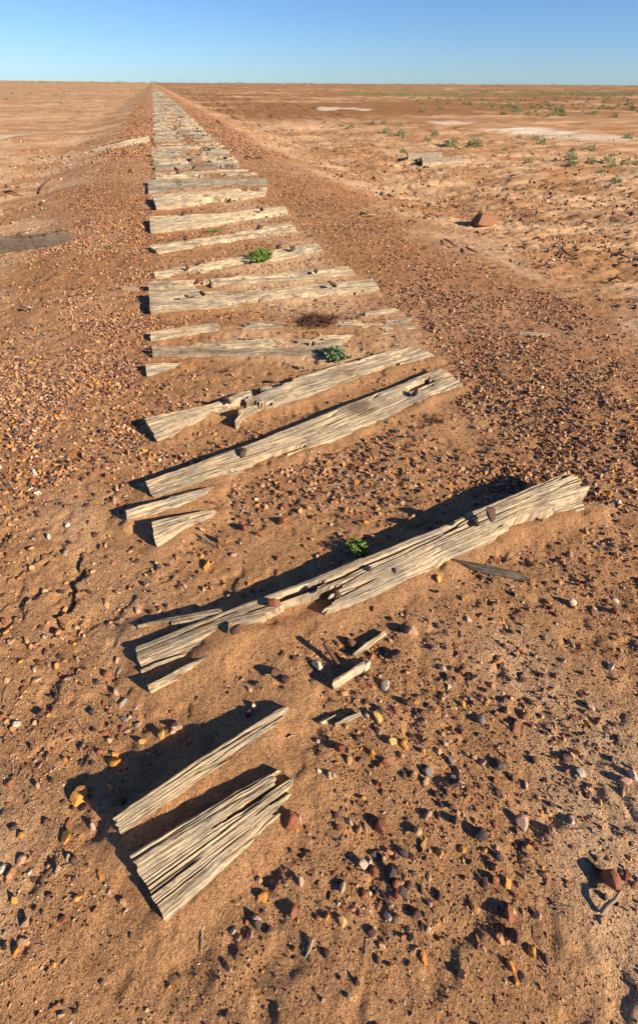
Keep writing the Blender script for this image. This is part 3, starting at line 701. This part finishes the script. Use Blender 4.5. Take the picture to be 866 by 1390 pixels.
stone_obj(655, 309, 33, 'red brown', 'big red brown block of rock standing alone on the plain', cat='rock', shade=(.25, .11, .06), name='rock')
_rk = bpy.data.objects['rock']; _rk.scale = (1.25, 1.1, .85); _rk.rotation_euler = (0, .12, .35)
# the rest of the 300 largest, drawn where the photograph is stony
LM = [('the wide split slab', 300, 1150, 70), ('the narrow split strip', 270, 1040, 60), ('the large orange stone', 108, 1082, 20), ('the tapering splinters', 455, 975, 20),
      ('the pale round stone', 495, 904, 20), ('the mustard yellow stone', 511, 975, 14), ('the pinkish stone', 559, 858, 14), ('the pink and cream stone', 709, 1117, 16),
      ('the black angular stone', 652, 1132, 16), ('the grey blue stone', 652, 975, 14), ('the big lower right stone', 826, 1192, 26), ('the flat grey stick', 665, 770, 40),
      ('the forked timber block', 245, 712, 40), ('the green weed', 486, 745, 20), ('the right end of the cracked sleeper', 780, 665, 30), ('the left end of the cracked sleeper', 200, 890, 30),
      ('the stained sleeper', 430, 580, 60), ('the right end of the stained sleeper', 615, 510, 25), ('the dark curved twig', 628, 1065, 18), ('the low centre pebbles', 515, 1182, 20),
      ('the cream stone near the flat stick', 777, 818, 14), ('the pink stone at the far right', 803, 958, 14), ('the bottom edge dark stone', 564, 1239, 16), ('the yellow orange hollow stone', 90, 1135, 16)]
seen = {}
def stone_label(px, py, sz, cn):
    best = sorted(LM, key=lambda m: math.hypot(px-m[1], py-m[2])-m[3])
    for m in best[:5]:
        for pre in (('big', 'medium', 'small', 'tiny'), ('chunky', 'middling', 'little', 'very small')):
            dx, dy = px-m[1], py-m[2]; dist = math.hypot(dx, dy)-m[3]
            ang = math.atan2(-dy, dx)
            dirn = ['right of', 'above right of', 'above', 'above left of', 'left of', 'below left of', 'below', 'below right of'][int(round(ang/(math.pi/4))) % 8]
            far_ = 'close ' if dist < 28 else ('' if dist < 75 else 'well ')
            size = pre[0 if sz > 15 else 1 if sz > 10 else 2 if sz > 7 else 3]
            lab = '%s %s stone on the sand %s%s %s' % (size, cn, far_, dirn, m[0])
            if len(lab.split()) > 16: lab = lab.replace(' on the sand', '')
            if pre[0] == 'big' and lab not in seen: seen[lab] = 1; return lab
    seen[lab] = 1; return lab
cnt = 0; tries = 0
while cnt < 215 and tries < 20000:
    tries += 1
    px, py = random.uniform(4, 862), random.uniform(540, 1298)**1.0
    X_, Y_ = at(px, py)
    dd = float(density(np.array([X_]), np.array([Y_]))[0])
    if random.random() > dd*1.6+.05: continue
    if on_timber(np.array([X_]), np.array([Y_]), .01)[0] or on_timber(np.array([X_]), np.array([Y_-.04]), .01)[0]: continue
    if any(abs(px-h[0]) < 14 and abs(py-h[1]) < 14 for h in hand): continue
    if px < 200 and 680 < py < 860: continue
    cn = names[int(rng.choice(len(names), p=np.array(W_FORE)/sum(W_FORE)))]
    mpp = (py-113)*.75/1.45
    sz = (.0115+.015*random.random()**2.6)*mpp
    stone_obj(px, py, max(5, sz), cn, stone_label(px, py, sz, cn), GS); cnt += 1

# ------------------------------------------------------------------ plants
def leaf_quads(P, D, ln, wd, jit):
    """P base points, D directions; returns verts, faces of pointed leaves"""
    n = len(P); up = rng.normal(size=(n, 3)); side = np.cross(D, up); side /= np.linalg.norm(side, axis=1)[:, None]+1e-9
    ln = ln*rng.uniform(.7, 1.3, n)[:, None]; wd = wd*rng.uniform(.7, 1.3, n)[:, None]
    nrm_ = np.cross(side, D)
    V = np.stack([P, P+D*ln*.5+side*wd+nrm_*wd*.4, P+D*ln, P+D*ln*.5-side*wd+nrm_*wd*.4], 1).reshape(-1, 3)
    F = np.arange(4*n).reshape(n, 4); return V, F
def unit(a): return a/(np.linalg.norm(a, axis=-1)[..., None]+1e-9)
def tube(pts, r0, r1, sides=5):
    pts = np.array(pts, float); n = len(pts); V = []; 
    for i in range(n):
        t = unit(pts[min(i+1, n-1)]-pts[max(i-1, 0)]); a = unit(np.cross(t, [0.13, .2, 1.0])); b_ = np.cross(t, a)
        r = r0+(r1-r0)*i/(n-1)
        for k in range(sides):
            q = 2*math.pi*k/sides; V.append(pts[i]+r*(math.cos(q)*a+math.sin(q)*b_))
    F = [(i*sides+k, i*sides+(k+1) % sides, (i+1)*sides+(k+1) % sides, (i+1)*sides+k) for i in range(n-1) for k in range(sides)]
    return np.array(V), np.array(F)
def join(parts):
    V = []; F = []; o = 0
    for v, f in parts: V.append(v); F.append(f+o); o += len(v)
    return np.vstack(V), np.vstack(F)
def plant(name, label, px, py, rad, hgt, nst_, nleaf, lf, lw, mat, group=None, cat='plant', dz=0):
    X_, Y_ = at(px, py, dz); z0 = float(h_full(X_, Y_))
    root = empty(name, (X_, Y_, z0)); tag(root, label, cat, group)
    st = []; LP = []; LD = []
    for i in range(nst_):
        a = rng.uniform(0, 2*math.pi); e = rng.uniform(.15, 1.0)
        tip = np.array([math.cos(a)*rad*e, math.sin(a)*rad*e, hgt*rng.uniform(.45, 1.0)*(1.15-e*.6)])
        midp = tip*[.55, .55, .35]+rng.normal(0, .1*rad, 3)*[1, 1, .2]
        t = np.linspace(0, 1, 9)[:, None]; pts = (1-t)**2*np.zeros(3)+2*t*(1-t)*midp+t*t*tip
        st.append(tube(pts, .0016, .0006, 4))
        q = rng.uniform(.15, 1, nleaf); pp = np.stack([np.interp(q, t[:, 0], pts[:, k]) for k in range(3)], -1)
        dirs = unit(unit(tip)[None]*.7+rng.normal(0, .75, (nleaf, 3))+[0, 0, .25]); LP.append(pp); LD.append(dirs)
    V, F = join(st); mesh_np('stems', V, F, mat, tone=np.zeros(len(V)), parent=root)
    V, F = leaf_quads(np.vstack(LP), np.vstack(LD), lf, lw, 0)
    tn = np.repeat(rng.random(len(F)), 4); mesh_np('leaves', V, F, mat, tone=tn, parent=root, smooth=False)
    return root
plant('green_weed', 'bright green feathery weed sprouting behind the long cracked sleeper', 486, 752, .075, .075, 34, 26, .015, .0028, leaf)
plant('green_weed', 'yellow green plant growing over the narrow curved sleeper', 355, 356, .17, .14, 46, 24, .030, .006, leaf)
plant('green_weed', 'grey green leafy plant at the far edge of the splintered sleeper', 456, 487, .10, .10, 34, 22, .026, .0075, leaf_grey)
plant('green_weed', 'tiny green sprout in front of the grey topped sleeper', 292, 314, .09, .05, 12, 14, .02, .005, leaf)

def bush_mesh(seed, n=230):
    r = np.random.default_rng(seed); d = unit(r.normal(size=(n, 3))); d[:, 2] = np.abs(d[:, 2])
    lump = 1 + .35*np.sin(d[:, 0]*4+seed)*np.cos(d[:, 1]*5+seed*2)
    rad = (r.random(n)**.35)*lump; P = d*rad[:, None]*[.5, .5, .55]
    D = unit(d+r.normal(0, .5, (n, 3))); V, F = leaf_quads(P, D, .16, .045, 0)
    V[:, 2] = np.maximum(V[:, 2], -.05)
    return V, F, np.repeat(r.random(n), 4)
bushes = []
for k in range(7):
    V, F, tn = bush_mesh(50+k); me = mesh_np('saltbush', V, F, leaf_dry, tone=tn, smooth=False); bushes.append(me)
usedb = [False]*7
GB = 'small saltbushes dotted over the right hand plain'
def bush(px, py, wpx, label, group=GB, xy=None, size=None):
    if xy is None:
        X_, Y_ = at(px, py); dep = -(np.array([X_, Y_, -CAMH-.4])@np.array(back)); size = wpx/FPX*dep
    else: X_, Y_ = xy
    k = random.randrange(7); o = bushes[k]
    if usedb[k]: o = o.copy(); C.objects.link(o)
    usedb[k] = True
    o.location = (X_, Y_, float(h_full(X_, Y_))-.01); o.scale = (size*random.uniform(.85, 1.1), size*random.uniform(.85, 1.1), size*random.uniform(.85, 1.25))
    o.rotation_euler = (0, 0, random.uniform(0, 6.28)); tag(o, label, 'bush', group); return o
BL = [(800,341,32,'largest round saltbush at the right, in front of the others'),(685,292,30,'pale saltbush below its darker twin on the plain'),(677,280,30,'dark green saltbush touching the pale one on the plain'),
 (733,284,26,'round saltbush between the twin bushes and the scrappy row'),(737,248,22,'dark saltbush above the twin bushes, close under the white salt pan'),(600,237,26,'dark round saltbush right of the plank pile'),
 (565,287,24,'pale saltbush alone below and right of the plank pile'),(355,240,36,'wide yellowish saltbush directly above the plank pile'),(415,245,36,'wide grey saltbush right of the yellowish one'),
 (290,230,22,'saltbush left above the plank pile'),(313,207,20,'dark saltbush farther behind the plank pile'),(505,247,16,'small saltbush between the wide grey and dark round ones'),
 (540,217,14,'first of two small saltbushes in front of the salt pan'),(585,217,18,'second of two small saltbushes in front of the salt pan'),(685,257,18,'small dark saltbush above the twin bushes'),
 (768,303,16,'small low saltbush left of the scrappy row'),(780,282,34,'left saltbush of the scrappy row near the right edge'),(793,293,22,'low saltbush in front of the scrappy row'),
 (825,290,30,'middle saltbush of the scrappy row near the right edge'),(858,287,28,'saltbush of the scrappy row cut by the right edge'),(838,215,24,'round saltbush at the right above the salt pan'),
 (228,250,18,'tiny saltbush left of the plank pile'),(222,207,24,'grey saltbush in the left group on the plain'),(183,200,26,'wide grey saltbush at the left of the plain group'),
 (175,177,14,'small dark saltbush left of the distant salt streak'),(218,178,16,'small saltbush under the distant salt streak'),(145,175,12,'little saltbush near the left of the plain'),
 (90,187,20,'pale saltbush beside the track side of the plain'),(60,185,18,'pale saltbush next to another near the bank'),(40,185,16,'pale saltbush nearest the bank'),(15,173,12,'small saltbush beyond the bank'),
 (795,266,12,'tiny saltbush below the salt pan'),(860,320,14,'tiny saltbush at the right edge')]
for (zx, zy, w_, lab) in BL: bush(433+zx/2, 80+zy/2+1, w_/2*.98, lab)
# the green belt: individuals first, the far mass as one object
cnt = 0
while cnt < 235:
    px = random.uniform(545, 905); py = random.choice([random.gauss(147, 2.5), random.gauss(139, 5), random.uniform(132, 160), random.gauss(133, 2)])
    if not 129.5 < py < 163: continue
    lim = 545 + max(0, (py-133))*7
    if px < lim and random.random() < .8: continue
    X_, Y_ = at(px, py)
    if abs(X_) > 1e4 or fbm(np.array([X_*.05]), np.array([Y_*.05]), 2, 160)[0] < .38: continue
    bush(0, 0, 0, 'small saltbush of the green belt in front of the horizon', 'saltbushes of the green belt', (X_, Y_), random.uniform(.22, .52)); cnt += 1
def far_bushes(name, lab, n, y0, y1, f, seed, smin, smax, mat):
    r = np.random.default_rng(seed); Vs = []; Fs = []; Ts = []; off = 0; c_ = 0
    base = [bush_mesh(70+k, 46) for k in range(5)]
    while c_ < n:
        Y_ = y0*(y1/y0)**r.random(); X_ = f(r, Y_)
        if X_ is None: continue
        V, F, tn = base[c_ % 5]; s_ = r.uniform(smin, smax); z = float(h_macro(X_, Y_))
        V = V*[2.0*s_, 2.0*s_, s_*1.1]+[X_, Y_, z]; Vs.append(V); Fs.append(F+off); Ts.append(tn); off += len(V); c_ += 1
    o = mesh_np(name, np.vstack(Vs), np.vstack(Fs), mat, tone=np.concatenate(Ts), smooth=False); tag(o, lab, None, None, 'stuff')
far_bushes('saltbush_ground_cover', 'distant saltbush covering the plain as a green band', 1500, 90, 260, lambda r, Y_: (r.uniform(.32, 1.35)*Y_ if abs(math.sin(Y_*.055+1)) > .45 else None), 5, .35, .7, leaf_dry)
far_bushes('horizon_scrub', 'dark low scrub along the horizon', 900, 900, 2600, lambda r, Y_: r.uniform(-.75, 1.6)*Y_, 6, 1.8, 6.0, leaf_dry)
far_bushes('scrub_near_track_end', 'low dark scrub where the line meets the horizon', 260, 110, 420, lambda r, Y_: r.uniform(-.30, .10)*Y_ - 4, 8, .25, .6, leaf_dry)
for i, (px, py, w_) in enumerate([(17,127,9),(10,136,14),(58,126,10),(88,128,10),(84,141,13),(42,126,8),(116,135,8),(96,230,8),(132,221,9),(92,229,7)]):
    bush(px, py, w_*.45, ['dark shrub close to the left edge of the far plain', 'spreading low shrub nearest the left edge of the plain', 'third dark shrub from the left edge on the far plain', 'dark shrub in the middle of the far left plain', 'widest low shrub in the middle of the far left plain, nearest of its row', 'second dark shrub from the left edge on the far plain', 'dark shrub of the far left plain closest to the sleeper line', 'left dry shrub on the left slope of the bank', 'dry shrub on the bank slope nearest the sleepers', 'lowest dry shrub on the left slope of the bank'][i], 'dry shrubs left of the line')

# ------------------------------------------------------------------ twigs, roots, litter
def twig(name, label, pts, r0, r1, mat=twig_m, group=None, cat='twig', branches=()):
    W = []
    for (px, py, dz) in pts:
        X_, Y_ = at(px, py, dz); W.append((X_, Y_, float(h_full(X_, Y_))+dz))
    parts = [tube(W, r0, r1, 6)]
    for br in branches:
        B = [];
        for (px, py, dz) in br:
            X_, Y_ = at(px, py, dz); B.append((X_, Y_, float(h_full(X_, Y_))+dz))
        parts.append(tube(B, r0*.6, r1*.6, 5))
    V, F = join(parts); c0 = np.array(W[0]); o = mesh_np(name, V-c0, F, mat, loc=c0)
    return tag(o, label, cat, group)
GT = 'dry twigs lying on the ground'
twig('twig', 'forked grey dead twig right of the forked wedge block', [(262,721,.004),(272,726,.012),(284,734,.01),(294,741,.004)], .005, .0025, group=GT, branches=[[(272,726,.01),(278,735,.008),(285,738,.004)]])
twig('twig', 'thin bleached twig lying on bare sand below the stained sleeper', [(415,663,.006),(440,659,.01),(458,657,.008),(475,653,.004)], .0025, .0015, group=GT)
twig('twig', 'dark curved twig on the lower right sand', [(610,1066,.006),(622,1063,.012),(636,1066,.006),(645,1070,.003)], .004, .002, debris_m, group=GT)
twig('twig', 'thin dry stalk at the bottom below the wide slab', [(272,1262,.004),(274,1275,.008),(271,1294,.004)], .002, .0012, group=GT)
twig('twig', 'pale split twig at the bottom centre', [(424,1274,.01),(420,1288,.008),(414,1300,.003)], .005, .002, group=GT)
twig('twig', 'short branching twig by the wide slab bottom corner', [(240,1243,.003),(250,1255,.008),(256,1266,.003)], .003, .0015, group=GT, branches=[[(248,1252,.006),(258,1254,.003)]])
twig('bent_wire_twig', 'white grey curled dry stalk by the big red stone, lower right', [(818,1238,.005),(826,1228,.02),(838,1220,.03),(846,1208,.02)], .0055, .003, twig_m, group=GT)
twig('rusty_bar', 'reddish brown upright splinter of rusty iron by the cream and orange stone', [(440,872,.055),(450,888,.03),(462,904,.012)], .010, .006, debris_m, cat='iron scrap')
STK = ['stick lying on the gravel shoulder right of the slanting frayed sleeper', 'stick on the crust left of the big red rock, slightly above it', 'stick just below the big red rock',
       'stick on the plain above the red rock and below the saltbushes', 'long dark stick on the crusted right plain, lower right of the red rock', 'lowest dark stick at the right edge of the plain',
       'stick between the red rock and the lowest right stick', 'stick immediately below left of the big red rock', 'short stick at the gravel edge left of the red rock', 'stick at far right, level with the red rock',
       'short dark stick on the right shoulder beside the tight run', 'little stick on the sand right of the tight run, near the dead root clump', 'stick close right of the red rock', 'dark stick at the right edge, below the one level with the rock',
       'stick on the crust right of and below the red rock', 'small stick on the left shoulder near the sleeper ends', 'steep stick on the left slope below the pale branch', 'stick lying near the left edge, above the dark log',
       'small stick on bare sand left of the gravel, below the dark log', 'far pale stick on the right shoulder of the tight run', 'farthest dark stick on the right shoulder of the tight run']
for i, (px, py, L_, a) in enumerate([(500,290,20,.1),(590,292,26,-.1),(640,340,18,.5),(700,240,14,.1),(770,345,22,.4),(838,382,24,.1),(745,360,16,-.3),(612,330,20,.5),(560,300,14,0),(800,300,20,.2),
                                     (340,214,12,.4),(455,223,14,0),(690,300,18,-.2),(845,345,24,.3),(730,330,20,.1),(180,232,8,.3),(60,253,22,-.8),(20,264,24,.1),(40,420,12,.1),(360,176,26,.6),(300,168,16,.7)]):
    dx, dy = L_/2*math.cos(a), L_/2*math.sin(a)
    lab = STK[i]
    twig('twig', lab, [(px-dx, py-dy, .02), (px-dx*.3, py-dy*.2-1, .05), (px+dx*.4, py+dy*.5, .04), (px+dx, py+dy, .015)], .018 if py < 300 else .010, .007, debris_m if i % 3 else twig_m, 'dark sticks on the plains')
def litter(label, px, py, rpx, n, ln, name='root_litter', group='clumps of dead roots', spread=.5):
    X_, Y_ = at(px, py); ex, ey = at(px+rpx, py); rad = math.hypot(ex-X_, ey-Y_); z0 = float(h_full(X_, Y_)); parts = []
    for i in range(n):
        r_ = rad*abs(random.gauss(0, .45)); a = random.uniform(0, 6.28); bx, by = r_*math.cos(a), r_*math.sin(a)*.7
        t = random.uniform(0, 6.28); q = ln*random.uniform(.4, 1.2); e = random.uniform(0, spread)
        p0 = np.array([bx, by, .003]); p2 = p0+[math.cos(t)*q, math.sin(t)*q, q*e]; p1 = (p0+p2)/2+[random.gauss(0, q*.2), random.gauss(0, q*.2), q*.2]
        parts.append(tube([p0, p1, p2], ln*.035, ln*.015, 4))
    V, F = join(parts); o = mesh_np(name, V, F, debris_m, loc=(X_, Y_, z0)); return tag(o, label, 'root litter', group)
litter('dark brown root litter spread between the buried sleepers', 430, 437, 38, 260, .09)
litter('small clump of dead roots right of the stained sleeper', 590, 572, 16, 60, .05)
litter('tiny clump of dead roots in front of the yellowish stub', 302, 504, 12, 40, .04)
litter('brown root litter in the break of the long cracked sleeper', 330, 850, 24, 50, .035)
litter('dark root litter running right from the yellowish stub', 245, 497, 22, 50, .04)
litter('dark clump of dead roots on the gravel right of the line', 352, 215, 6, 30, .12)
litter('rusty litter by the lower right big stone', 812, 1180, 14, 26, .02)
litter('small litter clump in the bottom right corner', 675, 1253, 16, 34, .02)
litter('small litter clump on bare sand right of the stained sleeper front', 460, 700, 14, 20, .025)

# dry straw and bark shreds
parts = []
n = 0
while n < 110:
    px, py = random.uniform(0, 866), random.uniform(470, 1290); X_, Y_ = at(px, py)
    if on_timber(np.array([X_]), np.array([Y_]), .0)[0]: continue
    a = random.uniform(0, 6.28); L_ = random.uniform(.006, .028); z = float(h_full(X_, Y_))+.002
    dx, dy = math.cos(a)*L_, math.sin(a)*L_
    parts.append(tube([(X_-dx, Y_-dy, z), (X_+random.gauss(0, .003), Y_+random.gauss(0, .003), z+L_*.25), (X_+dx, Y_+dy, z+.001)], .0013, .0006, 4)); n += 1
V, F = join(parts); tag(mesh_np('dry_straw', V, F, twig_m), 'short bits of dry straw and bark scattered on the sand', None, None, 'stuff')

# rubble caught in the breaks of the near sleepers
def rubble(px, py, rx, ry, n, smin, smax, zb, nm, lab):
    P = [at(px+random.gauss(0, rx), py+random.gauss(0, ry)) for _ in range(n)]
    x = np.array([p[0] for p in P]); y = np.array([p[1] for p in P]); s_ = rng.uniform(smin, smax, n)
    _, cc = pick_colors(n, W_FORE); sh = np.array(sh2)[rng.integers(0, len(sh2), n)]*s_[:, None, None]*[1, .85, .7]
    V = sh+np.stack([x, y, h_full(x, y)+zb+s_*.3], -1)[:, None, :]
    tag(mesh_np(nm, V.reshape(-1, 3), (F1[None]+(np.arange(n)*sh.shape[1])[:, None, None]).reshape(-1, 3), stone, tone=np.repeat(cc, sh.shape[1], 0), smooth=False), lab, None, None, 'stuff')
rubble(345, 838, 18, 9, 60, .003, .010, .004, 'break_rubble', 'gravel caught in the break of the long cracked sleeper')
rubble(318, 560, 22, 7, 50, .003, .011, .004, 'break_rubble', 'gravel caught in the broken middle of the splintered sleeper')
rubble(330, 630, 22, 7, 40, .003, .010, .0, 'break_rubble', 'gravel lying in the notch of the stained sleeper')
rubble(430, 440, 40, 8, 120, .004, .013, .0, 'break_rubble', 'gravel between the buried sleepers')

# sand drifted against the near and far sides of the closer timbers
_co = np.empty(nxg*nyg*3, np.float32); gr.data.vertices.foreach_get('co', _co); _co = _co.reshape(nxg, nyg, 3)
for far, near, hm in foot[:21]:
    P = np.vstack([far, near]); x0_, y0_ = P.min(0)-.25; x1_, y1_ = P.max(0)+.25
    i0, i1 = np.searchsorted(gx, [x0_, x1_]); j0, j1 = np.searchsorted(gy, [y0_, y1_])
    sx, sy = X[i0:i1, j0:j1], Y[i0:i1, j0:j1]
    if sx.size == 0: continue
    dn, _, _ = seg_dist(sx, sy, [tuple(p) for p in near]); df, _, _ = seg_dist(sx, sy, [tuple(p) for p in far])
    v_ = .35+.9*fbm(sx*4, sy*4, 3, 222)
    _co[i0:i1, j0:j1, 2] += np.minimum(.35*hm, .018)*v_*np.exp(-(dn/.05)**2) + np.minimum(.3*hm, .014)*v_*np.exp(-(df/.05)**2)
gr.data.vertices.foreach_set('co', _co.ravel()); gr.data.update()
